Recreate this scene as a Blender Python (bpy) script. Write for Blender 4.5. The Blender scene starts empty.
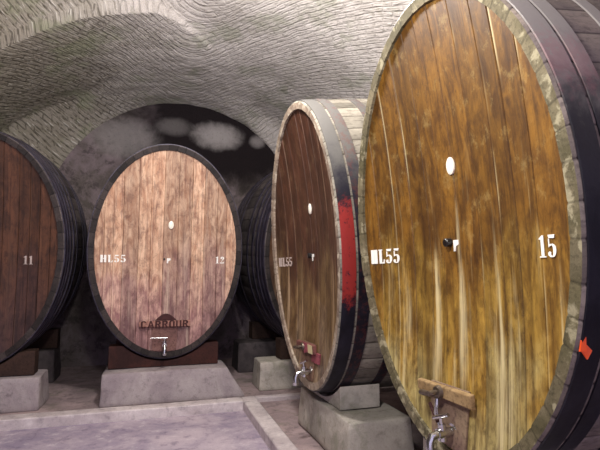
import bpy, math, random
from mathutils import Vector, Matrix, noise
random.seed(7)
S = bpy.context.scene
col = S.collection
T = .30
E1 = Vector((math.cos(T), math.sin(T), 0)); E2 = Vector((-math.sin(T), math.cos(T), 0))
def UV(u, v, z=0.0):
    return E1*u + E2*v + Vector((0, 0, z))

# ------------------------------------------------------------------ helpers
def lin(c):
    return tuple(((x/255)/12.92 if x/255 <= .04045 else ((x/255+.055)/1.055)**2.4) for x in c) + (1,)

class MB:
    """collects geometry for ONE mesh"""
    def __init__(s): s.v = []; s.f = []; s.m = []; s.attr = {}
    def vert(s, p): s.v.append(tuple(p)); return len(s.v)-1
    def face(s, idx, m=0): s.f.append(tuple(idx)); s.m.append(m)
    def box(s, x0, x1, y0, y1, z0, z1, m=0):
        b = len(s.v)
        for z in (z0, z1):
            for x, y in ((x0, y0), (x1, y0), (x1, y1), (x0, y1)): s.v.append((x, y, z))
        for q in ((0,3,2,1), (4,5,6,7), (0,1,5,4), (1,2,6,5), (2,3,7,6), (3,0,4,7)): s.face([b+i for i in q], m)
    def tube(s, pts, rads, n=12, m=0, cap=True):
        pts = [Vector(p) for p in pts]
        if not hasattr(rads, '__len__'): rads = [rads]*len(pts)
        rings = []; prev = None
        for i, p in enumerate(pts):
            a = pts[max(i-1, 0)]; b = pts[min(i+1, len(pts)-1)]
            d = (b-a).normalized() if (b-a).length > 1e-9 else Vector((0, 0, 1))
            if prev is None:
                x = d.orthogonal().normalized()
            else:
                x = (prev - d*prev.dot(d)).normalized()
            prev = x; y = d.cross(x)
            rings.append([s.vert(p + (x*math.cos(2*math.pi*k/n) + y*math.sin(2*math.pi*k/n))*rads[i]) for k in range(n)])
        for A, B in zip(rings, rings[1:]):
            for k in range(n): s.face((A[k], A[(k+1) % n], B[(k+1) % n], B[k]), m)
        if cap:
            s.face(rings[0][::-1], m); s.face(rings[-1], m)
    def poly(s, pts, depth, yf, m=0):
        """flat outline in x,z extruded by depth in y; yf(x,z) = front surface"""
        n = len(pts)
        A = [s.vert((x, yf(x, z)-depth, z)) for x, z in pts]; B = [s.vert((x, yf(x, z)+.002, z)) for x, z in pts]
        s.face(A, m); s.face(B[::-1], m)
        for k in range(n): s.face((A[k], B[k], B[(k+1) % n], A[(k+1) % n]), m)
    def build(s, name, mats, parent=None, smooth=False, bevel=0, loc=None, angle=40):
        me = bpy.data.meshes.new(name); me.from_pydata(s.v, [], s.f)
        if not isinstance(mats, (list, tuple)): mats = [mats]
        for m in mats: me.materials.append(m)
        me.polygons.foreach_set('material_index', s.m)
        for k, vals in s.attr.items():
            a = me.attributes.new(k, 'FLOAT', 'POINT'); a.data.foreach_set('value', vals)
        me.update()
        import bmesh
        bm = bmesh.new(); bm.from_mesh(me); bmesh.ops.recalc_face_normals(bm, faces=bm.faces); bm.to_mesh(me); bm.free()
        o = bpy.data.objects.new(name, me); col.objects.link(o)
        if parent is not None: o.parent = parent
        if loc is not None: o.location = loc
        if smooth:
            me.polygons.foreach_set('use_smooth', [True]*len(me.polygons))
            me.set_sharp_from_angle(angle=math.radians(angle))
        if bevel:
            b = o.modifiers.new('bevel', 'BEVEL'); b.width = bevel; b.segments = 2; b.limit_method = 'ANGLE'
        return o

def tag(o, label=None, cat=None, group=None, kind=None):
    for k, v in (('label', label), ('category', cat), ('group', group), ('kind', kind)):
        if v: o[k] = v
    return o
def empty(name, loc, rz=0):
    o = bpy.data.objects.new(name, None); col.objects.link(o); o.location = loc; o.rotation_euler = (0, 0, rz)
    o.empty_display_size = .2
    return o

# ------------------------------------------------------------------ materials
class NT:
    def __init__(s, name):
        s.mat = bpy.data.materials.new(name); s.mat.use_nodes = True
        s.t = s.mat.node_tree; s.b = s.t.nodes['Principled BSDF']
        s.tc = s.n('ShaderNodeTexCoord')
    def n(s, kind, **kw):
        x = s.t.nodes.new(kind)
        for k, v in kw.items(): setattr(x, k, v)
        return x
    def link(s, a, b): s.t.links.new(a, b)
    def put(s, sock, v):
        if hasattr(v, 'links') or isinstance(v, bpy.types.NodeSocket): s.link(v, sock)
        else: sock.default_value = v
    def mapping(s, scale=(1,1,1), loc=(0,0,0), rot=(0,0,0), src=None):
        m = s.n('ShaderNodeMapping'); m.inputs['Scale'].default_value = scale; m.inputs['Location'].default_value = loc
        m.inputs['Rotation'].default_value = rot
        s.link(src or s.tc.outputs['Object'], m.inputs['Vector']); return m.outputs['Vector']
    def noise(s, vec, scale=1, detail=4, rough=.6, dist=0):
        x = s.n('ShaderNodeTexNoise'); s.link(vec, x.inputs['Vector']); x.inputs['Scale'].default_value = scale
        x.inputs['Detail'].default_value = detail; x.inputs['Roughness'].default_value = rough; x.inputs['Distortion'].default_value = dist
        return x.outputs['Fac']
    def ramp(s, f, lo, hi, a=0., b=1.):
        x = s.n('ShaderNodeMapRange'); x.interpolation_type = 'SMOOTHSTEP'; s.link(f, x.inputs['Value'])
        for k, v in (('From Min', lo), ('From Max', hi), ('To Min', a), ('To Max', b)): x.inputs[k].default_value = v
        return x.outputs['Result']
    def math(s, op, a, b=0.):
        x = s.n('ShaderNodeMath', operation=op); s.put(x.inputs[0], a); s.put(x.inputs[1], b); return x.outputs[0]
    def mix(s, f, a, b, mode='MIX'):
        x = s.n('ShaderNodeMix', data_type='RGBA', blend_type=mode)
        s.put(x.inputs['Factor'], f); s.put(x.inputs[6], a); s.put(x.inputs[7], b); return x.outputs[2]
    def attr(s, name):
        x = s.n('ShaderNodeAttribute'); x.attribute_name = name; return x.outputs['Fac']
    def sep(s, vec=None):
        x = s.n('ShaderNodeSeparateXYZ'); s.link(vec or s.tc.outputs['Object'], x.inputs[0]); return x.outputs
    def bump(s, h, strength=.4, dist=.01):
        x = s.n('ShaderNodeBump'); x.inputs['Strength'].default_value = strength; x.inputs['Distance'].default_value = dist
        s.link(h, x.inputs['Height']); s.link(x.outputs['Normal'], s.b.inputs['Normal'])
    def done(s, color, rough=.7, metal=0., spec=.3):
        s.put(s.b.inputs['Base Color'], color); s.put(s.b.inputs['Roughness'], rough); s.b.inputs['Metallic'].default_value = metal
        s.b.inputs['Specular IOR Level'].default_value = spec
        return s.mat

def head_wood(name, top, bot, low, seed, pale_amt=.5, palec=(225,205,160), dark=(45,25,12), split=(-.3, .7), rough=.5):
    """boards of a cask head. top/bot/low = pairs of sRGB colours (upper, middle, bottom zone)"""
    m = NT(name)
    g = m.noise(m.mapping((34, 1, 1.3), (seed, 0, seed)), 1, 6, .65, .3)
    fine = m.noise(m.mapping((120, 1, 5), (seed, 0, seed*2)), 1, 5, .7)
    blot = m.noise(m.mapping((2.6, 1, 1.7), (seed*3, 0, seed)), 1, 7, .62, .5)
    blot2 = m.noise(m.mapping((13, 1, 4.), (seed*5, 0, seed)), 1, 6, .65, .8)
    mott = m.noise(m.mapping((30, 1, 10), (seed*2, 0, seed)), 1, 5, .75, .6)
    z = m.sep()[2]
    zz = m.math('ADD', z, m.math('MULTIPLY', m.math('SUBTRACT', blot, .5), 1.3))
    zz = m.math('ADD', zz, m.math('MULTIPLY', m.math('SUBTRACT', m.attr('tone'), .5), .35))
    k = m.ramp(blot2, .34, .66)
    c_t = m.mix(k, lin(top[0]), lin(top[1])); c_b = m.mix(k, lin(bot[0]), lin(bot[1])); c_l = m.mix(k, lin(low[0]), lin(low[1]))
    c = m.mix(m.ramp(zz, -.55, .0), c_b, c_t)
    c = m.mix(m.ramp(zz, -1.0, -.6), c_l, c)
    c = m.mix(m.math('MULTIPLY', m.ramp(g, .45, .7), .55), c, lin(dark), 'MIX')
    tone = m.math('MULTIPLY', m.attr('tone'), .42); tone = m.math('ADD', tone, .76)
    tc = m.n('ShaderNodeCombineColor')
    for i in range(3): m.link(tone, tc.inputs[i])
    c = m.mix(1., c, tc.outputs[0], 'MULTIPLY')
    c = m.mix(m.math('MULTIPLY', m.ramp(fine, .5, .75), .35), c, lin(dark))
    c = m.mix(m.math('MULTIPLY', m.ramp(mott, .5, .68), .5), c, lin(dark))
    iso = m.noise(m.mapping((6.5, 1, 5.2), (seed*9, 0, seed)), 1, 8, .78, .0)
    c = m.mix(m.math('MULTIPLY', m.ramp(iso, .49, .64), .46), c, lin(dark))
    c = m.mix(m.math('MULTIPLY', m.ramp(iso, .46, .34), .16), c, lin(tuple(min(255, int((q+w)/2)) for q, w in zip(bot[0], palec))))
    # pale mineral runs out of the seams
    ed = m.attr('drip')
    dn = m.noise(m.mapping((9, 1, .9), (seed*7, 0, 3)), 1, 3, .5)
    pf = m.math('MULTIPLY', m.ramp(ed, .35, 1.), m.ramp(dn, .5, .66))
    c = m.mix(m.math('MULTIPLY', pf, pale_amt*.7), c, lin(palec))
    pg = m.noise(m.mapping((11, 1, .6), (seed*1.7, 0, 9)), 1, 4, .6, .2)
    pz = m.math('MULTIPLY', m.ramp(pg, .54, .72), m.ramp(z, .5, -.2))
    c = m.mix(m.math('MULTIPLY', pz, pale_amt*.8), c, lin(palec))
    c = m.mix(m.math('MULTIPLY', m.ramp(m.attr('edge'), .3, 1.), .36), c, lin(dark))
    h = m.math('ADD', m.math('MULTIPLY', g, .6), m.math('MULTIPLY', mott, .5))
    m.bump(h, .35, .006)
    return m.done(c, rough, 0, .35)

def stave_wood(name, a, b, dark, seed, patch=None, rough=.75, tv=.7, seam=.8):
    m = NT(name)
    n1 = m.noise(m.mapping((3, 3, 3), (seed, 0, 0)), 1, 6, .65, .4)
    n2 = m.noise(m.mapping((40, 12, 40), (seed, 0, 0)), 1, 5, .7)
    c = m.mix(m.ramp(n1, .35, .65), lin(a), lin(b))
    c = m.mix(m.math('MULTIPLY', m.ramp(n2, .45, .7), .6), c, lin(dark))
    t = m.math('ADD', m.math('MULTIPLY', m.attr('tone'), tv), 1-tv*.54)
    tc = m.n('ShaderNodeCombineColor')
    for i in range(3): m.link(t, tc.inputs[i])
    c = m.mix(1., c, tc.outputs[0], 'MULTIPLY')
    if patch:
        pn = m.noise(m.mapping((11, 11, 11), (seed*2, 4, 0)), 1, 4, .6, .3)
        c = m.mix(m.math('MULTIPLY', m.ramp(pn, .52, .62), .8), c, lin(patch))
    c = m.mix(m.math('MULTIPLY', m.ramp(m.attr('edge'), .2, 1.), seam), c, lin(dark))
    m.bump(n2, .5, .006)
    return m.done(c, rough, 0, .2)

def iron(name, a, b, rust=None, seed=0, zone=None, rustamt=.5, rough=.5, top_grey=None):
    m = NT(name)
    n1 = m.noise(m.mapping((5, 5, 5), (seed, 0, 0)), 1, 6, .7, .3)
    n2 = m.noise(m.mapping((22, 22, 22), (seed, 2, 0)), 1, 5, .7)
    c = m.mix(m.ramp(n1, .4, .62), lin(a), lin(b))
    x, y, z = m.sep()
    if top_grey:      # paler grey blended in towards the top of the hoop
        c = m.mix(m.math('MULTIPLY', m.ramp(m.math('ADD', z, m.math('MULTIPLY', m.math('SUBTRACT', n1, .5), .8)), .25, .75), .75), c, lin(top_grey))
    if rust:
        f = m.ramp(n2, .48, .6)
        if zone:
            zn = m.math('ADD', z, m.math('MULTIPLY', m.math('SUBTRACT', n2, .5), .5))
            f = m.math('MULTIPLY', m.ramp(zn, zone[0]-.08, zone[0]+.08), m.ramp(zn, zone[1]+.08, zone[1]-.08))
            f = m.math('MULTIPLY', f, m.ramp(x, .3, .5))
            f = m.math('MULTIPLY', f, m.ramp(n2, .3, .42))
        c = m.mix(m.math('MULTIPLY', f, rustamt), c, lin(rust))
    m.bump(n2, .35, .004)
    return m.done(c, rough, .25, .4)

def concrete(name, a, b, dark, seed=0, scale=1., moss=None, mossamt=.5, bump=.5, rough=.85, pale=None):
    m = NT(name)
    n1 = m.noise(m.mapping((1.3*scale,)*3, (seed, 0, 0)), 1, 7, .65, .5)
    n2 = m.noise(m.mapping((6*scale,)*3, (seed, 3, 0)), 1, 7, .7, .2)
    n3 = m.noise(m.mapping((45*scale,)*3, (seed, 3, 1)), 1, 4, .75)
    c = m.mix(m.ramp(n1, .36, .64), lin(a), lin(b))
    c = m.mix(m.math('MULTIPLY', m.ramp(n2, .5, .7), .6), c, lin(dark))
    c = m.mix(m.math('MULTIPLY', m.ramp(n3, .52, .72), .35), c, lin(dark))
    if pale: c = m.mix(m.math('MULTIPLY', m.ramp(n2, .47, .3), .6), c, lin(pale))
    if moss:
        n4 = m.noise(m.mapping((2.6*scale,)*3, (seed, 9, 1)), 1, 6, .7, .4)
        c = m.mix(m.math('MULTIPLY', m.ramp(n4, .5, .66), mossamt), c, lin(moss))
    h = m.math('ADD', m.math('MULTIPLY', n2, .7), m.math('MULTIPLY', n3, .3))
    m.bump(h, bump, .02)
    return m.done(c, rough, 0, .25)

def plain(name, c, rough=.5, metal=0., spec=.4, var=.25, seed=0):
    m = NT(name)
    n1 = m.noise(m.mapping((30, 30, 30), (seed, 0, 0)), 1, 4, .6)
    cc = m.mix(m.math('MULTIPLY', m.ramp(n1, .4, .7), var), lin(c), lin(tuple(x*.45 for x in c)))
    return m.done(cc, rough, metal, spec)

def vault_material():
    m = NT('whitewashed_brick')
    uv = m.tc.outputs['UV']
    wob = m.n('ShaderNodeTexNoise'); m.link(uv, wob.inputs['Vector']); wob.inputs['Scale'].default_value = 2.4; wob.inputs['Detail'].default_value = 4
    add = m.n('ShaderNodeMixRGB'); add.blend_type = 'ADD'; add.inputs[0].default_value = .06
    m.link(uv, add.inputs[1]); m.link(wob.outputs['Color'], add.inputs[2])
    br = m.n('ShaderNodeTexBrick'); m.link(add.outputs[0], br.inputs['Vector'])
    br.inputs['Scale'].default_value = 1.; br.inputs['Brick Width'].default_value = .24; br.inputs['Row Height'].default_value = .066
    br.inputs['Mortar Size'].default_value = .013; br.inputs['Mortar Smooth'].default_value = .6
    br.inputs['Color1'].default_value = (.2, .2, .2, 1); br.inputs['Color2'].default_value = (1, 1, 1, 1); br.inputs['Mortar'].default_value = (.5, .5, .5, 1)
    gap = br.outputs['Fac']
    n1 = m.noise(m.mapping((.9, .9, .9)), 1, 6, .65, .4)
    n2 = m.noise(m.mapping((5, 5, 5)), 1, 6, .7, .3)
    n3 = m.noise(m.mapping((30, 30, 30)), 1, 5, .75)
    sx = m.n('ShaderNodeSeparateXYZ'); m.link(uv, sx.inputs[0])
    # bare brick and painted-in fold shade, both stronger to the left (small u)
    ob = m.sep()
    wear_shade = m.ramp(m.math('ADD', ob[0], m.math('MULTIPLY', m.math('SUBTRACT', n1, .5), 3.2)), .6, -1.6)
    c = m.mix(m.ramp(n1, .35, .65), lin((230, 223, 218)), lin((206, 199, 193)))
    c = m.mix(m.math('MULTIPLY', m.ramp(n2, .46, .68), .4), c, lin((176, 168, 158)))
    c = m.mix(m.math('MULTIPLY', wear_shade, .72), c, lin((112, 104, 80)))
    broken = m.math('MULTIPLY', gap, m.ramp(m.noise(m.mapping((9, 9, 9), (3, 0, 0)), 1, 3, .6), .42, .56))
    st = m.noise(m.mapping((10, 42, 1), src=add.outputs[0]), 1, 2, .5, .15)
    c = m.mix(m.math('MULTIPLY', m.ramp(st, .40, .28), .45), c, lin((250, 246, 236)))
    c = m.mix(m.math('MULTIPLY', m.ramp(st, .56, .68), m.math('ADD', .26, m.math('MULTIPLY', wear_shade, .6))), c, lin((84, 78, 62)))
    hole = m.math('MULTIPLY', broken, m.math('ADD', .16, m.math('MULTIPLY', wear_shade, .42)))
    c = m.mix(hole, c, lin((52, 46, 38)))
    c = m.mix(m.math('MULTIPLY', m.ramp(n3, .55, .75), .3), c, lin((110, 104, 92)))
    gn = m.noise(m.mapping((1.6, 1.6, 1.6), (8, 0, 0)), 1, 5, .7)
    c = m.mix(m.math('MULTIPLY', m.ramp(gn, .5, .66), .42), c, lin((138, 148, 112)))
    h = m.math('SUBTRACT', m.math('MULTIPLY', n2, .8), m.math('MULTIPLY', gap, .22))
    h = m.math('SUBTRACT', h, m.math('MULTIPLY', st, .7))
    h = m.math('ADD', h, m.math('MULTIPLY', n3, .3))
    m.bump(h, .8, .03)
    return m.done(c, .92, 0, .15)

def backwall_material():
    """damp black-stained plaster of the end wall with paler blown patches; object coords = room u, z"""
    m = NT('damp_stained_plaster')
    n1 = m.noise(m.mapping((1.5, 1, 1.5)), 1, 6, .65, .5)
    n2 = m.noise(m.mapping((6, 6, 6)), 1, 6, .7, .3)
    n3 = m.noise(m.mapping((28, 28, 28)), 1, 4, .7)
    x, y, z = m.sep()
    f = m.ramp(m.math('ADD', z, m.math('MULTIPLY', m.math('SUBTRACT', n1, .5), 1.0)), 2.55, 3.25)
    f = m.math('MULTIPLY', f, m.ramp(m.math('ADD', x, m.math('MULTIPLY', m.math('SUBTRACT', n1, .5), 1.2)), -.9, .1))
    base = m.mix(m.ramp(n1, .38, .62), lin((140, 126, 130)), lin((104, 96, 92)))
    base = m.mix(m.math('MULTIPLY', m.ramp(n2, .5, .66), .6), base, lin((52, 48, 46)))
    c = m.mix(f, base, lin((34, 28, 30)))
    for (px, pz, sx, sz, k) in ((1.0, 3.70, .36, .20, .9), (.30, 3.80, .26, .13, .3), (1.68, 3.66, .12, .10, .6), (-.45, 3.55, .45, .28, .5)):
        a = m.math('DIVIDE', m.math('SUBTRACT', x, px), sx); b = m.math('DIVIDE', m.math('SUBTRACT', z, pz), sz)
        d = m.math('ADD', m.math('MULTIPLY', a, a), m.math('MULTIPLY', b, b))
        d = m.math('ADD', d, m.math('MULTIPLY', m.math('SUBTRACT', n2, .5), 1.6))
        c = m.mix(m.math('MULTIPLY', m.ramp(d, 2.0, -.1), k), c, lin((176, 170, 168)))
    c = m.mix(m.math('MULTIPLY', m.ramp(n3, .55, .72), .3), c, lin((40, 36, 36)))
    m.bump(m.math('ADD', n2, m.math('MULTIPLY', n3, .3)), .7, .03)
    return m.done(c, .9, 0, .2)

M = {}
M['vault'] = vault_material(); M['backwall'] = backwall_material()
M['floor'] = concrete('worn_concrete_floor', (190, 176, 186), (148, 136, 156), (104, 92, 116), 1, 1.1, pale=(214, 204, 208))
M['wallstone'] = concrete('lime_rubble_wall', (120, 110, 108), (92, 86, 80), (58, 52, 50), 4, 1.3)
M['kerb'] = concrete('pale_kerb_concrete', (212, 202, 202), (182, 170, 172), (126, 116, 122), 7, 1.6, pale=(232, 224, 222))
M['recess'] = concrete('trough_floor_concrete', (176, 156, 156), (142, 126, 128), (96, 84, 88), 11, 1.5, moss=(84, 92, 66), mossamt=.35)
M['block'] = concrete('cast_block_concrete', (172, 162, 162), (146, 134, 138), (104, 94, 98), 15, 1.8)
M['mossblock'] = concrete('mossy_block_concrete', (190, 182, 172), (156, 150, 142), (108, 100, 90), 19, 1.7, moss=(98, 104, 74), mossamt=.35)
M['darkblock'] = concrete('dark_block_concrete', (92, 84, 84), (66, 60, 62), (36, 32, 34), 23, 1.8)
M['paint'] = plain('white_stencil_paint', (246, 244, 236), .55, 0, .4, .12)
M['oldpaint'] = plain('dull_white_stencil_paint', (196, 180, 172), .6, 0, .3, .35)
M['burnt'] = plain('burnt_lettering', (74, 46, 46), .8, 0, .2, .4)
M['porcelain'] = plain('white_enamel', (246, 240, 224), .25, 0, .6, .05)
M['chrome'] = plain('nickel_plated_metal', (205, 205, 205), .22, 1., .5, .15)
M['oldmetal'] = plain('tarnished_metal', (120, 108, 96), .4, .8, .5, .5)
M['rubber'] = plain('black_bung', (26, 22, 22), .35, 0, .5, .2)
M['redtag'] = plain('orange_tag', (236, 84, 28), .5, 0, .4, .1)
M['label'] = plain('paper_label', (214, 200, 156), .6, 0, .3, .2)
M['redstain'] = plain('faded_red_paint', (150, 78, 88), .7, 0, .3, .5)
M['cradle'] = stave_wood('red_brown_cradle_wood', (76, 44, 38), (52, 32, 30), (30, 18, 18), 3)
M['cradledark'] = stave_wood('old_dark_cradle_wood', (66, 48, 40), (48, 36, 32), (22, 18, 18), 6)

# ------------------------------------------------------------------ casks
HA, HB = .786, 1.154           # half width / height of the head panel
RA, RB = .846, 1.214           # outside of the staves at the chime
LEN, BA, BB = 1.95, .036, .060 # length and belly
REC, DISH = .022, .093           # depth of the head behind the chime, hollow of the head
ZC = 1.689
LEAN = .066                    # the casks are tipped a little towards the spigot
BASE = ZC-(RB+BB)-.004
HC = ZC-BASE                   # centre height above the cask's base
def bulge(y): return 1-((y-LEN/2)/(LEN/2))**2
def outer(y): return RA+BA*bulge(y), RB+BB*bulge(y)
def head_y(x, z):
    w = 1-(x/HA)**2-(z/HB)**2
    return REC + DISH*max(0, w)

GL = {}   # stencil glyphs: (list of outlines in a 0..w x 0..1 box, width)
GL['H'] = ([[(0,0),(.26,0),(.26,1),(0,1)], [(.38,0),(.62,0),(.62,1),(.38,1)], [(.26,.46),(.38,.46),(.38,.56),(.26,.56)]], .62)
GL['B'] = ([[(0,0),(.27,0),(.27,1),(0,1)], [(.30,0),(.58,0),(.58,1),(.30,1)]], .58)
GL['L'] = ([[(.06,0),(.28,0),(.28,.93),(.06,.93)], [(0,.93),(.34,.93),(.34,1),(0,1)], [(.31,0),(.52,0),(.54,.30),(.48,.30),(.42,.08),(.31,.08)]], .54)
GL['1'] = ([[(.12,.06),(.32,.06),(.32,1),(.22,1),(0,.86),(.02,.80),(.12,.84)], [(0,0),(.44,0),(.44,.05),(0,.05)]], .44)
GL['5'] = ([[(.06,1),(.10,.86),(.46,.84),(.52,1)], [(.06,.83),(.06,.50),(.13,.50),(.13,.83)],
            [(.06,.52),(.16,.58),(.28,.60),(.28,.52),(.16,.50),(.06,.44)],
            [(.31,.60),(.44,.55),(.54,.44),(.56,.30),(.52,.14),(.42,.03),(.31,0),(.31,.07),(.35,.14),(.36,.30),(.35,.44),(.31,.52)],
            [(.28,0),(.28,.07),(.20,.08),(.20,.22),(.10,.26),(0,.20),(.02,.08),(.14,.01)]], .56)
GL['2'] = ([[(.06,.66),(.22,.66),(.22,.84),(.26,.93),(.26,1),(.14,.96),(.05,.84)], [(.29,1),(.44,.96),(.52,.80),(.48,.64),(.36,.48),(.22,.30),(.10,.17),(.10,.20),(.22,.36),(.30,.54),(.33,.76),(.29,.93)],
            [(0,.14),(.10,.14),(.24,.12),(.46,.16),(.50,.28),(.54,.28),(.50,0),(0,0)]], .56)
GL['C'] = ([[(.5,.8),(.38,1),(.12,1),(0,.85),(0,.15),(.12,0),(.38,0),(.5,.2),(.36,.22),(.3,.12),(.2,.12),(.16,.2),(.16,.8),(.2,.88),(.3,.88),(.36,.78)]], .52)
GL['A'] = ([[(0,0),(.14,0),(.3,.8),(.46,0),(.6,0),(.38,1),(.22,1)], [(.17,.25),(.43,.25),(.41,.38),(.2,.38)]], .6)
GL['R'] = ([[(0,0),(.16,0),(.16,1),(0,1)], [(.16,1),(.16,.86),(.32,.84),(.34,.7),(.3,.58),(.16,.56),(.16,.44),(.34,.44),(.5,.58),(.52,.84),(.4,1)], [(.24,.44),(.38,.44),(.54,0),(.38,0)]], .55)
GL['O'] = ([[(0,.15),(.12,0),(.4,0),(.4,.12),(.2,.12),(.16,.2),(.16,.8),(.2,.88),(.4,.88),(.4,1),(.12,1),(0,.85)], [(.4,0),(.52,.15),(.52,.85),(.4,1),(.4,.88),(.36,.8),(.36,.2),(.4,.12)]], .54)
GL['U'] = ([[(0,1),(.16,1),(.16,.2),(.2,.12),(.36,.12),(.36,0),(.12,0),(0,.15)], [(.36,0),(.36,1),(.52,1),(.52,.15),(.4,0)]], .54)
def lettering(name, text, x, z, h, mat, parent, wscale=1., gap=.1, yf=head_y, depth=.0012, label=None):
    mb = MB(); w = sum(GL[c][1] for c in text) + gap*(len(text)-1); cx = x - w*h*wscale/2
    for c in text:
        for pl in GL[c][0]: mb.poly([(cx+p*h*wscale, z-h/2+q*h) for p, q in pl], depth, yf)
        cx += (GL[c][1]+gap)*h*wscale
    o = mb.build(name, mat, parent, loc=(0, 0, HC))
    if label: o['label'] = label
    return o

HOOPS_D = [(.012, .095, .007), (.128, .085, .007), (.255, .080, .007), (.43, .075, .007), (.66, .07, .007), (LEN-.73, .07, .007), (LEN-.50, .075, .007), (LEN-.335, .080, .007), (LEN-.213, .085, .007), (LEN-.107, .095, .007)]
HOOPS = [(.012, .100, .007), (.132, .085, .007), (.40, .075, .007), (LEN-.535, .075, .007), (LEN-.235, .085, .007), (LEN-.112, .100, .007)]

def cask_matrix(X, Y, an, sc):
    R = Matrix.Rotation(an, 4, 'Z') @ Matrix.Rotation(LEAN, 4, 'X') @ Matrix.Scale(sc, 4)
    loc = Vector((X, Y, ZC)) - R.to_3x3() @ Vector((0, REC, HC))
    return Matrix.Translation(loc) @ R
def make_cask(X, Y, an, sc, label, wood, stave, chime, hoop, paint, marks, detail=True, hoop0=None, bar='plain', group=None):
    root = empty('wine_cask', cask_matrix(X, Y, an, sc).to_translation())
    root.rotation_euler = (LEAN, 0, an); root.scale = (sc, sc, sc)
    tag(root, label, 'cask', 'oval wine casks around the cellar')
    # --- staves with chime and inner lip
    mb = MB(); NS = 52; tone = []; edge = []
    rnd = random.Random(int(abs(X*1000)))
    ys = [LEN*i/14 for i in range(15)]
    prof = [('o', y) for y in ys] 
    cuts = [0]; 
    for i in range(NS): cuts.append(cuts[-1]+rnd.uniform(.75, 1.25))
    tot = cuts[-1]; cuts = [c/tot*2*math.pi for c in cuts]
    cols = []
    for i in range(NS):
        a0, a1 = cuts[i], cuts[i+1]; t = rnd.random(); jut = rnd.uniform(-.002, .002)
        for f, e, dr in ((0, 1, -.004), (.08, 0, 0), (.5, 0, .0005), (.92, 0, 0)):
            cols.append((a0+(a1-a0)*f, e, dr, t, jut))
    nc = len(cols); rows = []
    def row(fn):
        r = []
        for (a, e, dr, t, jut) in cols:
            x, y, z = fn(a, dr, jut); r.append(mb.vert((x, y, z+HC))); tone.append(t); edge.append(e)
        rows.append(r)
    row(lambda a, dr, j: ((HA-.004)*math.cos(a), REC+.03, (HB-.004)*math.sin(a)))
    row(lambda a, dr, j: ((HA-.004-dr)*math.cos(a), .006+j, (HB-.004-dr)*math.sin(a)))
    row(lambda a, dr, j: ((RA-.010+dr)*math.cos(a), 0+j-dr*.6, (RB-.010+dr)*math.sin(a)))
    row(lambda a, dr, j: ((RA+dr)*math.cos(a), .010+j, (RB+dr)*math.sin(a)))
    for y in ys[1:-1]:
        A, B = outer(y); row(lambda a, dr, j: ((A+dr)*math.cos(a), y, (B+dr)*math.sin(a)))
    row(lambda a, dr, j: ((RA+dr)*math.cos(a), LEN-.01, (RB+dr)*math.sin(a)))
    row(lambda a, dr, j: ((RA-.01)*math.cos(a), LEN, (RB-.01)*math.sin(a)))
    row(lambda a, dr, j: (HA*math.cos(a), LEN, HB*math.sin(a)))
    row(lambda a, dr, j: (HA*math.cos(a), LEN-.06, HB*math.sin(a)))
    for ri, (A, B) in enumerate(zip(rows, rows[1:])):
        for k in range(nc): mb.face((A[k], A[(k+1) % nc], B[(k+1) % nc], B[k]), 1 if ri < 2 else 0)
    mb.face(rows[-1])
    mb.attr = {'tone': tone, 'edge': edge}
    st = mb.build('staves', [stave, chime], root, smooth=True, angle=25)
    # --- head of upright boards
    mb = MB(); tone = []; edge = []; drip = []
    xs = [-HA+.002]; 
    while xs[-1] < HA-.16: xs.append(xs[-1]+rnd.uniform(.095, .165))
    xs.append(HA-.002); rv = 30
    for i in range(len(xs)-1):
        x0, x1 = xs[i], xs[i+1]; t = rnd.random(); off = rnd.uniform(0, .004); dl = rnd.choice((0, .9, 0, 1)); dr_ = rnd.choice((0, 0, 0, .7))
        w = x1-x0; cl = [(x0, 1, 0, .006), (x0+.004, 0, dl, 0), (x0+.022, 0, dl*.25, 0), (x0+.035, 0, 0, 0), (x0+w*.5, 0, 0, 0), (x1-.03, 0, 0, 0), (x1-.004, 0, dr_, 0), (x1, 1, 0, .006)]
        grid = []
        for (x, e, d, g) in cl:
            zz = HB*math.sqrt(max(0, 1-(x/HA)**2)); c = []
            for r in range(rv+1):
                f = -math.cos(math.pi*r/rv); z = zz*f
                c.append(mb.vert((x, head_y(x, z)+g+off, z))); tone.append(t); edge.append(e); drip.append(d)
            grid.append(c)
        for A, B in zip(grid, grid[1:]):
            for r in range(rv): mb.face((A[r], B[r], B[r+1], A[r+1]))
    mb.attr = {'tone': tone, 'edge': edge, 'drip': drip}
    hd = mb.build('head', wood, root, smooth=True, loc=(0, 0, HC), angle=20)
    # --- iron hoops
    for hi, (y0, w, th) in enumerate(HOOPS if detail else HOOPS_D):
        mb = MB(); N = 120; rings = []
        for (yy, o) in ((y0, 0), (y0, th), (y0+w*.5, th+.0015), (y0+w, th), (y0+w, 0)):
            A, B = outer(yy)
            rings.append([mb.vert(((A+o)*math.cos(2*math.pi*k/N), yy, (B+o)*math.sin(2*math.pi*k/N))) for k in range(N)])
        rings.append(rings[0])
        for A, B in zip(rings, rings[1:]):
            for k in range(N): mb.face((A[k], A[(k+1) % N], B[(k+1) % N], B[k]))
        # riveted overlap
        A, B = outer(y0+w/2)
        for da in (0, .05):
            a = 2.0+da; p = Vector(((A+th)*math.cos(a), y0+w/2, (B+th)*math.sin(a))); q = Vector((math.cos(a)/A, 0, math.sin(a)/B)).normalized()
            mb.tube([p, p+q*.006], [.012, .007], 8)
        mb.build('hoop', (hoop0 if hi == 0 and hoop0 else hoop), root, smooth=True, loc=(0, 0, HC), angle=30)
    # --- painted marks, bung, level plate
    for (name, text, x, z, h, ws) in marks: lettering(name, text, x, z, h, paint, root, ws, .14)
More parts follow.
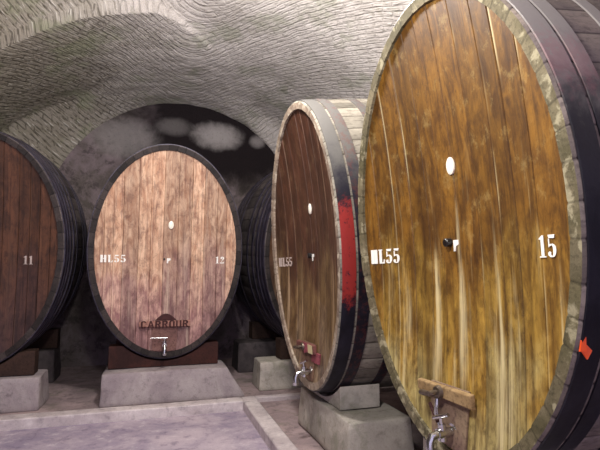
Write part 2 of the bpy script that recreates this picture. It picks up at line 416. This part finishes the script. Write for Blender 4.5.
    def disc(name, x, z, rx, rz, th, mat, label=None, dome=.004):
        mb = MB(); N = 28; y = head_y(x, z); rr = []
        for (k, o) in ((1, .004), (1, -th), (.8, -th-dome)):
            rr.append([mb.vert((x+rx*k*math.cos(2*math.pi*i/N), y+o, z+rz*k*math.sin(2*math.pi*i/N))) for i in range(N)])
        for A, B in zip(rr, rr[1:]):
            for i in range(N): mb.face((A[i], A[(i+1) % N], B[(i+1) % N], B[i]))
        mb.face(rr[-1]); o = mb.build(name, mat, root, smooth=True, loc=(0, 0, HC))
        if label: o['label'] = label
        return o
    bk = .5 if bar == 'brand' else 1
    disc('enamel_plate', .03, .294, .030, .046, .006, M['porcelain'], 'white oval enamel plate')
    disc('bung', -.035, -.102, .022*bk, .022*bk, .03*bk, M['rubber'], 'black bung')
    mb = MB(); mb.poly([(-.006, -.092), (.034, -.092), (.034, -.115), (.012, -.125), (.008, -.15), (-.006, -.15)], .003, head_y)
    mb.build('bung_tag', M['paint'] if bar != 'none' else M['oldpaint'], root, loc=(0, 0, HC))
    # --- door at the foot of the head with its crossbar
    def yb(x, z): return head_y(x, z)-.012
    zf = lambda x: -HB*math.sqrt(1-(x/HA)**2)
    mb = MB(); dx = -.06 if bar != 'brand' else -.01; mb.poly([(dx-.15, -.84), (dx+.15, -.84), (dx+.13, zf(dx+.13)+.012), (dx+.05, zf(dx+.05)+.012), (dx-.05, zf(dx-.05)+.012), (dx-.13, zf(dx-.13)+.012)], .012, head_y)
    no = len(mb.v); mb.attr = {'tone': [.35]*no, 'edge': [0]*no, 'drip': [0]*no}
    mb.build('manhole_door', M['door_'+bar], root, bevel=.003, loc=(0, 0, HC))
    BZ = -.835 if bar == 'brand' else -.875
    mb = MB(); x0, x1 = (-.29, .27) if bar == 'brand' else (-.30, .14); yy = head_y(0, BZ)-.014
    mb.v = []; 
    for yq, zs in ((yy, .038), (yy-.030, .033)):
        for (x, z) in ((x0, BZ-zs*.8), (x1, BZ-zs), (x1, BZ+zs), (x0, BZ+zs*.8)): mb.vert((x, yq, z))
    for q in ((0,1,2,3), (4,7,6,5), (0,4,5,1), (1,5,6,2), (2,6,7,3), (3,7,4,0)): mb.face(q)
    mb.attr = {'tone': [.9]*8, 'edge': [0]*8}
    barmat = M['bar_'+bar]
    br = mb.build('crossbar', barmat, root, bevel=.006, loc=(0, 0, HC)); br['label'] = 'wooden crossbar of the manhole door'
    cs = br if bar != 'brand' else None
    mb = MB()
    mb.tube([(-.10, yy-.03, BZ), (-.10, yy-.05, BZ)], [.035, .03], 14)
    mb.tube([(-.10, yy-.05, BZ), (-.10, yy-.10, BZ)], .014, 10)
    if cs: mb.build('clamp_screw', M['oldmetal'], br, smooth=True)
    mb = MB(); mb.tube([(-.19, yy-.085, BZ-.012), (-.16, yy-.087, BZ-.008), (-.10, yy-.09, BZ), (-.06, yy-.09, BZ+.01)], [.013, .016, .011, .008], 10)
    if cs: mb.build('clamp_handle', M['oldmetal'], br, smooth=True)
    if bar == 'brand':
        # dark brand burnt over the door: dome and lettering
        mb = MB(); pts = [(-.12+.24*i/12, -.80+.075*math.sin(math.pi*i/12)) for i in range(13)]
        mb.poly(pts, .0015, head_y); mb.build('brand_dome', M['burnt'], root, loc=(0, 0, HC))['label'] = 'dark burnt dome mark'
        o = lettering('brand_lettering', 'CARROUR', -.01, BZ, .078, M['burnt'], root, 1.5, .10, lambda x, z: yy-.034, .002, 'dark burnt lettering')
        o.parent = br; o.location = (0, 0, 0)
    if bar == 'label':
        mb = MB(); mb.box(.02, .12, yy-.0375, yy-.034, BZ-.034, BZ+.034); o = mb.build('paper_label', M['label'], br); o['label'] = 'cream paper label'
        mb = MB()
        for i in range(4): mb.box(-.085+i*.026, -.07+i*.026, yy-.037, yy-.033, BZ-.05+.006*i, BZ+.04)
        mb.build('red_streak', M['redstain'], br)['label'] = 'faded red paint streaks'
        mb = MB(); mb.poly([(.0, -.90), (.21, -.90), (.20, -.98), (.0, -.985)], .014, head_y); mb.build('red_patch', M['redstain'], root, bevel=.002, loc=(0, 0, HC))['label'] = 'faded red painted patch'
    # --- spigot
    tz = -1.06 if bar != 'plain' else -1.055; ty = head_y(-.02, tz); tx = {'label': .03, 'plain': -.03}.get(bar, -.01)
    mb = MB()
    mb.tube([(tx, ty+.01, tz), (tx, ty-.012, tz)], [.042, .038], 18)
    mb.tube([(tx, ty-.01, tz), (tx, ty-.035, tz), (tx, ty-.04, tz), (tx, ty-.10, tz)], [.02, .02, .026, .026], 14)
    mb.tube([(tx, ty-.10, tz), (tx, ty-.135, tz-.005), (tx, ty-.15, tz-.03), (tx, ty-.152, tz-.075)], [.02, .02, .019, .022], 14)
    mb.tube([(tx, ty-.072, tz-.035), (tx, ty-.072, tz+.045)], [.024, .020], 14)
    tp = mb.build('spigot', M['chrome'], root, smooth=True, loc=(0, 0, HC))
    mb = MB(); 
    mb.tube([(tx, ty-.072, tz+.045), (tx, ty-.072, tz+.075)], .010, 10)
    if bar == 'brand': mb.tube([(tx+.03, ty-.072, tz+.078), (tx-.05, ty-.076, tz+.082), (tx-.15, ty-.08, tz+.086)], [.008, .006, .005], 10)
    else: mb.tube([(tx+.045, ty-.06, tz+.10), (tx-.045, ty-.085, tz+.066)], [.010, .010], 10)
    mb.build('spigot_handle', M['chrome'], tp, smooth=True)
    mb = MB(); mb.tube([(tx, ty-.152, tz-.07), (tx, ty-.152, tz-.095)], [.026, .024], 14); mb.build('spout_nut', M['chrome'], tp, smooth=True)
    if bar == 'plain':
        mb = MB(); mb.tube([(-.10, yy-.05, BZ-.03), (-.10, yy-.06, BZ-.10), (-.09, yy-.05, BZ-.17)], [.010, .013, .009], 8)
        mb.build('safety_chain', M['chrome'], br, smooth=True)
        mb = MB(); mb.tube([(-.19, head_y(-.19, -.96)-.03, -.955), (-.085, head_y(-.08, -1.02)-.06, -1.015)], .010, 8)
        mb.build('wedge_rod', M['burnt'], root, smooth=True, loc=(0, 0, HC))
    return root

M['door_plain'] = stave_wood('grey_purple_door_wood', (150, 128, 104), (122, 98, 88), (64, 48, 42), 41)
M['door_brand'] = stave_wood('wine_stained_door_wood', (140, 104, 96), (116, 84, 80), (66, 44, 44), 43)
M['door_label'] = stave_wood('stained_tan_door_wood', (140, 112, 92), (112, 84, 72), (60, 40, 34), 45)
M['door_none'] = stave_wood('dark_door_wood', (62, 46, 40), (50, 38, 34), (26, 18, 18), 46)
M['bar_plain'] = stave_wood('weathered_bar_wood', (150, 126, 92), (122, 98, 66), (66, 50, 32), 31)
M['bar_brand'] = stave_wood('pink_brown_bar_wood', (158, 118, 104), (136, 98, 88), (80, 50, 46), 33)
M['bar_label'] = stave_wood('wine_stained_bar_wood', (112, 70, 66), (92, 62, 54), (48, 30, 28), 35)
M['bar_none'] = stave_wood('dark_bar_wood', (62, 42, 34), (48, 32, 28), (24, 16, 14), 36)

w15 = head_wood('golden_oak_head', ((122, 84, 28), (84, 54, 18)), ((174, 138, 60), (122, 90, 34)), ((192, 174, 112), (134, 114, 66)), 1.3, .75, (236, 220, 170), (52, 30, 10))
w14 = head_wood('wine_red_head', ((80, 48, 34), (54, 30, 18)), ((126, 102, 66), (92, 68, 42)), ((160, 138, 110), (120, 98, 78)), 5.1, .6, (196, 168, 132), (36, 16, 10))
w12 = head_wood('pinkish_tan_head', ((220, 184, 154), (172, 128, 100)), ((206, 168, 150), (144, 102, 100)), ((172, 132, 126), (118, 84, 84)), 8.4, .45, (236, 214, 190), (84, 50, 44))
w11 = head_wood('dark_brown_head', ((96, 62, 44), (70, 46, 34)), ((88, 60, 52), (66, 46, 42)), ((74, 52, 50), (56, 40, 42)), 11.7, .25, (140, 110, 90), (30, 20, 18))
w13 = head_wood('brown_head', ((110, 80, 58), (86, 60, 44)), ((104, 78, 66), (78, 58, 50)), ((90, 70, 62), (66, 52, 50)), 14.2, .3)  # brown boards of the mostly hidden cask
s15 = stave_wood('grey_oak_staves', (128, 116, 108), (104, 94, 92), (58, 50, 50), 2)
s14 = stave_wood('grey_green_staves', (150, 144, 132), (120, 114, 104), (66, 60, 52), 5)
sD = stave_wood('sooty_staves', (94, 86, 84), (68, 62, 64), (32, 28, 30), 9)
c15 = stave_wood('mossy_chime', (116, 106, 84), (84, 78, 56), (46, 42, 30), 12, patch=(156, 148, 122), tv=.35, seam=.5)
c14 = stave_wood('pale_chime', (164, 148, 130), (126, 110, 98), (84, 66, 56), 14, patch=(184, 172, 154), tv=.3, seam=.4)
c12 = stave_wood('dark_chime', (64, 56, 54), (46, 42, 42), (20, 18, 20), 16)
i15 = iron('blue_black_iron', (34, 32, 42), (22, 20, 30), (150, 80, 96), 3, (.46, .66), .28, .45, (150, 144, 142))
i14 = iron('red_daubed_iron', (36, 34, 46), (24, 22, 32), (182, 58, 52), 6, (-.42, .22), .85, .5, (118, 116, 112))
i14b = iron('grey_iron', (44, 42, 54), (28, 26, 36), (120, 60, 50), 6, None, .3, .45, (118, 116, 112))
iD = iron('dark_blue_iron', (66, 62, 78), (40, 38, 50), (70, 50, 46), 8, None, .4, .4)

make_cask(.682, 2.36, -1.215, .957, 'huge golden oak cask numbered 15, nearest on the right', w15, s15, c15, i15, M['paint'],
          [('lettering', 'BL55', -.612, -.155, .090, 1.1), ('number', '15', .636, -.152, .088, .95)], bar='plain')
make_cask(.014, 4.138, -1.239, 1.012, 'dark wine-red cask with red-daubed hoop, between cask 12 and cask 15', w14, s14, c14, i14b, M['oldpaint'],
          [('lettering', 'HL55', -.605, -.145, .085, 1.15)], hoop0=i14, bar='label')
make_cask(-1.495, 5.439, .303, .991, 'pinkish tan cask numbered 12 facing the aisle under the arch', w12, sD, c12, iD, M['paint'],
          [('lettering', 'HL55', -.585, -.098, .082, 1.18), ('number', '12', .600, -.106, .080, 1.1)], detail=False, bar='brand')
make_cask(-3.285, 4.80, .305, 1., 'dark brown cask numbered 11 cut off by the left edge', w11, sD, c12, iD, M['oldpaint'],
          [('lettering', 'HL55', -.60, -.110, .082, 1.2), ('number', '11', .498, -.122, .088, 1.0)], detail=False, bar='none')
make_cask(.36, 6.05, .36, 1., 'dark hooped cask mostly hidden behind the wine-red cask', w13, sD, c12, iD, M['oldpaint'], [], detail=False, bar='none')
# orange clip on the front hoop of cask 15
c15root = bpy.data.objects['wine_cask']
mb = MB(); a = math.asin(-.53/RB); P0 = Vector(((RA+.008)*math.cos(a), .014, (RB+.008)*math.sin(a)))
for q in (((0,0,0),(.004,.02,.022),(.012,.035,.0),(.006,.015,-.03)), ((0,-.01,.0),(.006,.0,.05),(.012,.012,.052),(.008,.012,.0))):
    A = [mb.vert(P0+Vector(k)) for k in q]; B = [mb.vert(P0+Vector(k)+Vector((.006,0,0))) for k in q]
    mb.face(A); mb.face(B[::-1])
    for i in range(4): mb.face((A[i], A[(i+1) % 4], B[(i+1) % 4], B[i]))
o = mb.build('hoop_tag', M['redtag'], c15root, loc=(0, 0, HC)); o['label'] = 'small bright orange tag on the front hoop'

# ------------------------------------------------------------------ supports
def block(u0, u1, v0, v1, z0, z1, mat, label, taper=.02, flare=(0, 0, 0, 0), name='concrete_block', seed=0):
    """cast block, slightly uneven; flare widens the foot on the u0,u1,v0,v1 sides"""
    cu, cv = (u0+u1)/2, (v0+v1)/2; mb = MB(); n = 8; rnd = random.Random(seed+int(u0*100))
    import bmesh
    bm = bmesh.new(); bmesh.ops.create_cube(bm, size=1)
    bmesh.ops.bevel(bm, geom=bm.edges[:], offset=.03, segments=2, affect='EDGES', profile=.5)
    bmesh.ops.subdivide_edges(bm, edges=[e for e in bm.edges if e.calc_length() > .3], cuts=7, use_grid_fill=True)
    for v in bm.verts:
        t = .5-v.co.z
        a0 = u0-flare[0]*t-taper*t; a1 = u1+flare[1]*t+taper*t; b0 = v0-flare[2]*t-taper*t; b1 = v1+flare[3]*t+taper*t
        x = a0+(a1-a0)*(v.co.x+.5)-cu; y = b0+(b1-b0)*(v.co.y+.5)-cv; z = (z1-z0)*(v.co.z+.5)
        d = noise.noise(Vector((x*4+cu*7, y*4+cv*3, z*4)))*.012
        v.co = Vector((x+d, y+d, z + (noise.noise(Vector((x*3+cu, y*3, 5)))*.01 if v.co.z > 0 else 0)))
    me = bpy.data.meshes.new(name); bm.to_mesh(me); bm.free(); me.materials.append(mat)
    me.polygons.foreach_set('use_smooth', [True]*len(me.polygons)); me.set_sharp_from_angle(angle=math.radians(50))
    o = bpy.data.objects.new(name, me); col.objects.link(o); o.location = UV(cu, cv, z0); o.rotation_euler = (0, 0, T)
    return tag(o, label, 'block', 'concrete blocks under the casks')

def cradle(X, Y, an, sc, y0, w, half, top, mat, label):
    """timber bearer hollowed to the cask's underside; stands on the block"""
    mb = MB(); N = 24; Mx = cask_matrix(X, Y, an, sc)
    Rz = Matrix.Rotation(-an, 4, 'Z'); org = Mx @ Vector((0, y0, 0)); org.z = top
    Bf = max(outer(y0)[1], outer(y0+w)[1])+.010; Af = max(outer(y0)[0], outer(y0+w)[0])+.010
    rows = [[], [], [], []]
    for i in range(N+1):
        x = -half+2*half*i/N
        zl = HC-Bf*math.sqrt(max(0, 1-(x/Af)**2))
        zt = min((Mx @ Vector((x, y0, zl))).z, (Mx @ Vector((x, y0+w, zl))).z)-top
        zt = min(zt, .24)
        for r, (y, z) in enumerate(((0, 0), (w, 0), (w, zt), (0, zt))): rows[r].append(mb.vert((x*sc, y, z)))
    for r in range(4):
        A_, B_ = rows[r], rows[(r+1) % 4]
        for i in range(N): mb.face((A_[i], A_[i+1], B_[i+1], B_[i]))
    mb.face([rows[r][0] for r in range(4)]); mb.face([rows[r][N] for r in range(4)])
    mb.attr = {'tone': [.5]*len(mb.v), 'edge': [0]*len(mb.v)}
    o = mb.build('timber_cradle', mat, bevel=.004)
    o.location = org; o.rotation_euler = (0, 0, an)
    return tag(o, label, 'cradle', 'cradles holding up the casks')

ZF = .06     # raised bay floor under the casks
TOP = .385
def loc_uv(X, Y): return Vector((X, Y, 0)).dot(E1), Vector((X, Y, 0)).dot(E2)
# back row blocks
RT = .46
block(-.45, .85, 5.50, 6.00, ZF, TOP, M['block'], 'pale wide concrete block under the front of cask 12', flare=(0, .18, .04, 0))
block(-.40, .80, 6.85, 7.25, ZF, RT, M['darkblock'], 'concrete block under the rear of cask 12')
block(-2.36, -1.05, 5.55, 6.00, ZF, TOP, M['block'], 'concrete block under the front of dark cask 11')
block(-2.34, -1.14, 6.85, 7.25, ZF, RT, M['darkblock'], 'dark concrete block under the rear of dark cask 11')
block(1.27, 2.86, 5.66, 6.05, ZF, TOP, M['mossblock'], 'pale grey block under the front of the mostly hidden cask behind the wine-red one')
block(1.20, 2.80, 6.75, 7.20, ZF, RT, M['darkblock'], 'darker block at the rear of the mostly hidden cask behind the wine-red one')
for (X, Y, an, sc, nm, m) in ((-1.495, 5.439, .303, .991, 'cask 12', M['cradle']), (-3.285, 4.80, .305, 1., 'dark cask 11', M['cradledark']), (.36, 6.05, .36, 1., 'the mostly hidden cask behind the wine-red one', M['cradledark'])):
    cl = 'red-brown' if nm == 'cask 12' else 'dark'
    cradle(X, Y, an, sc, .03, .20, .60, TOP+.008, m, '%s timber cradle holding up the front of %s' % (cl, nm))
    cradle(X, Y, an, sc, 1.35, .20, .60, RT+.008, m, '%s timber cradle holding up the rear of %s' % (cl, nm))
# right row blocks
block(1.36, 1.86, 3.24, 4.40, ZF, TOP, M['mossblock'], 'long pale mossy block under the wine-red cask', flare=(0, 0, .02, 0))
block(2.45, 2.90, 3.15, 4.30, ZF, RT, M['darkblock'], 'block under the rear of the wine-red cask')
block(1.38, 1.86, 1.40, 2.50, ZF, TOP, M['mossblock'], 'block under the front of golden cask 15')
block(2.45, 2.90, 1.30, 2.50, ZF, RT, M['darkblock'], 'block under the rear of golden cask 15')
for (X, Y, an, sc, nm) in ((.682, 2.36, -1.215, .957, 'golden cask 15'), (.014, 4.138, -1.239, 1.012, 'the wine-red cask')):
    c = cradle(X, Y, an, sc, .10, .34, .42, TOP+.008, M['mossblock'], 'grey concrete saddle under the front of %s' % nm); c.name = 'concrete_saddle'; c['category'] = 'saddle'; c['group'] = 'concrete saddles under the right-hand casks'
    cradle(X, Y, an, sc, 1.38, .20, .45, RT+.008, M['cradledark'], 'dark timber cradle holding up the rear of %s' % nm)

# ------------------------------------------------------------------ setting
def slab(name, u0, u1, v0, v1, z0, z1, mat, bevel=.008, amp=.004, cell=.12):
    import bmesh
    mb = MB(); nu = max(1, int((u1-u0)/cell)); nv = max(1, int((v1-v0)/cell))
    nu = min(nu, 70); nv = min(nv, 70)
    top = [[mb.vert((u0+(u1-u0)*i/nu, v0+(v1-v0)*j/nv, z1+noise.noise(Vector(((u0+(u1-u0)*i/nu)*2.2, (v0+(v1-v0)*j/nv)*2.2, z1*9)))*amp)) for i in range(nu+1)] for j in range(nv+1)]
    for j in range(nv):
        for i in range(nu): mb.face((top[j][i], top[j][i+1], top[j+1][i+1], top[j+1][i]))
    ring = [top[0][i] for i in range(nu+1)] + [top[j][nu] for j in range(1, nv+1)] + [top[nv][i] for i in range(nu-1, -1, -1)] + [top[j][0] for j in range(nv-1, 0, -1)]
    low = [mb.vert((mb.v[k][0], mb.v[k][1], z0)) for k in ring]
    for a in range(len(ring)):
        b = (a+1) % len(ring); mb.face((ring[a], low[a], low[b], ring[b]))
    mb.face(low)
    o = mb.build(name, mat, smooth=True, bevel=bevel, angle=35); o.rotation_euler = (0, 0, T)
    return tag(o, kind='structure')
UL, UR, VF, VB = -5.2, 3.75, -2.6, 7.9
slab('floor', UL, UR, VF, VB, -.15, 0, M['floor'], 0, .006, .14)
slab('trim_1', UL+.01, .97, 5.14, 5.31, -.01, .10, M['kerb'], .012)          # kerb before the back row
slab('trim_2', UL+.01, .97, 5.31, VB-.01, -.01, ZF, M['recess'], .0)
slab('trim_3', .97, 1.12, VF+.01, 5.31, -.01, .10, M['kerb'], .012)          # kerb along the right row
slab('trim_4', 1.12, UR-.01, 5.22, 5.31, -.01, .10, M['kerb'], .010)
slab('trim_5', 1.12, UR-.01, VF+.01, 5.22, -.01, ZF-.01, M['recess'], .0)
slab('trim_6', .97, UR-.01, 5.31, VB-.01, -.01, ZF, M['recess'], .0)

def sst(x): x = max(0., min(1., x)); return x*x*(3-2*x)
def vfold(u): return 6.55-.78*min(u, .46)+.0 if u < .46 else 6.19+1.0*(u-.46)
def Lz(u, v):
    t = max(0., min(1., (7.9-v)/(7.9-min(7.45, vfold(u))))); t = t if u < .46 else sst(t)
    W = 2.0+(1.1 if u < .46 else .95)*t; cr = 4.20+.1*max(0, min(7.9-v, 3.5))
    return 2.15+(cr-2.15)*math.sqrt(max(0, 1-((u-.46)/W)**2))
def vg(u):
    if u < -1: return 5.55+(-1-u)*.22
    if u < 0: return 5.50+.05*abs(u)*1
    return min(6.6, 5.55+1.05*max(0, u-.05)**1.15)
def smax(a, b, k):
    h = max(k-abs(a-b), 0)/k; return max(a, b)+h*h*k*.25
def ceil_z(u, v):
    z = Lz(u, v)
    K = 1-sst((u+.3)/1.1); d = vg(u)-v
    if d > 0: z += K*(.10*min(1, d/.03) + .75*math.tanh(d/1.5))
    # vault over the right row, axis across the aisle
    q = 1-((v-2.9)/2.45)**2
    if u > .3 and q > 0: z = smax(z, 2.15+2.05*math.sqrt(q)-.10*max(0, u-1.2), .25)
    # aisle vault keeps the height in front of the left bay
    q = 1-((v-2.2)/4.0)**2
    if u < -1.0 and q > 0: z = smax(z, 2.0+2.1*math.sqrt(q), .12)
    q = 1-((u+4.3)/1.7)**2
    if u < -2.4 and q > 0: z = smax(z, 2.15+1.5*math.sqrt(q), .1)
    return z
def build_ceiling():
    nu, nv, J0 = 170, 190, 110; me = bpy.data.meshes.new('ceiling'); vs = []; uvs = []
    arcs = []
    for j in range(nv+1):
        arc = 0; last = None; row = []
        for i in range(nu+1):
            u = UL-.05+(UR-UL+.1)*i/nu; g = vg(u)
            v = (VF-.05+(g-.03-VF+.05)*(j/J0)) if j <= J0 else g+(VB+.05-g)*((j-J0-1)/(nv-J0-1))
            z = ceil_z(u, v)
            z += .035*noise.noise(Vector((u*1.3, v*1.3, 0))) + .012*noise.noise(Vector((u*6, v*6, 3)))
            if last is not None: arc += math.hypot(u-last[0], z-last[1])
            last = (u, z); row.append(arc); vs.append((u, v, z)); 
        mid = row[int((.46-(UL-.05))/(UR-UL+.1)*nu)]
        arcs.append([a-mid for a in row])
    idx = lambda i, j: j*(nu+1)+i
    nb = len(vs); vs += [(x, y, z+.30) for x, y, z in vs]   # thickness of the masonry shell
    fs = [(idx(i, j), idx(i, j+1), idx(i+1, j+1), idx(i+1, j)) for j in range(nv) for i in range(nu)]
    top = [tuple(nb+k for k in f[::-1]) for f in fs]
    sides = []
    for j in range(nv):
        sides += [(idx(0, j), nb+idx(0, j), nb+idx(0, j+1), idx(0, j+1)), (idx(nu, j), idx(nu, j+1), nb+idx(nu, j+1), nb+idx(nu, j))]
    for i in range(nu):
        sides += [(idx(i, 0), idx(i+1, 0), nb+idx(i+1, 0), nb+idx(i, 0)), (idx(i, nv), nb+idx(i, nv), nb+idx(i+1, nv), idx(i+1, nv))]
    me.from_pydata(vs, [], fs+top+sides); uvl = me.uv_layers.new(name='UVMap')
    for p in me.polygons:
        for li in p.loop_indices:
            k = me.loops[li].vertex_index % nb; i, j = k % (nu+1), k//(nu+1)
            a_ = arcs[j][i]; sa_ = 1.5*math.sqrt(a_*a_+.06); v_ = vs[k][1]
            uvl.data[li].uv = ((v_-sa_)*.6, (v_+sa_)*.6)
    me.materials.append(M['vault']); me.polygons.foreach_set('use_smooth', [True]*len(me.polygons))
    o = bpy.data.objects.new('ceiling', me); col.objects.link(o); o.rotation_euler = (0, 0, T); tag(o, kind='structure')
build_ceiling()

def wall(name, u0, u1, v0, v1, mat, ztop=4.9):
    mb = MB(); mb.box(u0, u1, v0, v1, -.15, ztop); o = mb.build(name, mat); o.rotation_euler = (0, 0, T); return tag(o, kind='structure')
wall('wall_back', UL-.3, UR+.3, VB, VB+.3, M['backwall'])
wall('wall_left', UL-.3, UL, VF, VB, M['wallstone'])
wall('wall_right', UR, UR+.3, VF, VB, M['wallstone'])

# ------------------------------------------------------------------ light
def lamp(name, loc, power, size, color):
    l = bpy.data.lights.new(name, 'POINT'); l.energy = power; l.shadow_soft_size = size; l.color = color
    o = bpy.data.objects.new(name, l); o.location = loc; col.objects.link(o); return o
lamp('near_lamp', (-.35, 1.25, 2.85), 150, .15, (1, .96, .90))
lamp('aisle_fill', (-.45, 3.2, 3.62), 185, .12, (1, .95, .90))  # unseen fill above the frame, added to brighten the far casks and vault
W = bpy.data.worlds.new('world'); S.world = W; W.use_nodes = True
W.node_tree.nodes['Background'].inputs[0].default_value = (.62, .56, .80, 1); W.node_tree.nodes['Background'].inputs[1].default_value = 1.1

# ------------------------------------------------------------------ camera
cam = bpy.data.cameras.new('camera'); cam.sensor_width = 36; cam.lens = 36*480/600; cam.clip_start = .05
co = bpy.data.objects.new('camera', cam); co.location = (0, 0, 1.45); co.rotation_euler = (math.pi/2+.097, 0, 0)
col.objects.link(co); S.camera = co
S.view_settings.view_transform = 'Standard'; S.view_settings.look = 'None'; S.view_settings.gamma = 1
S.view_settings.use_curve_mapping = False; S.view_settings.exposure = 0.42
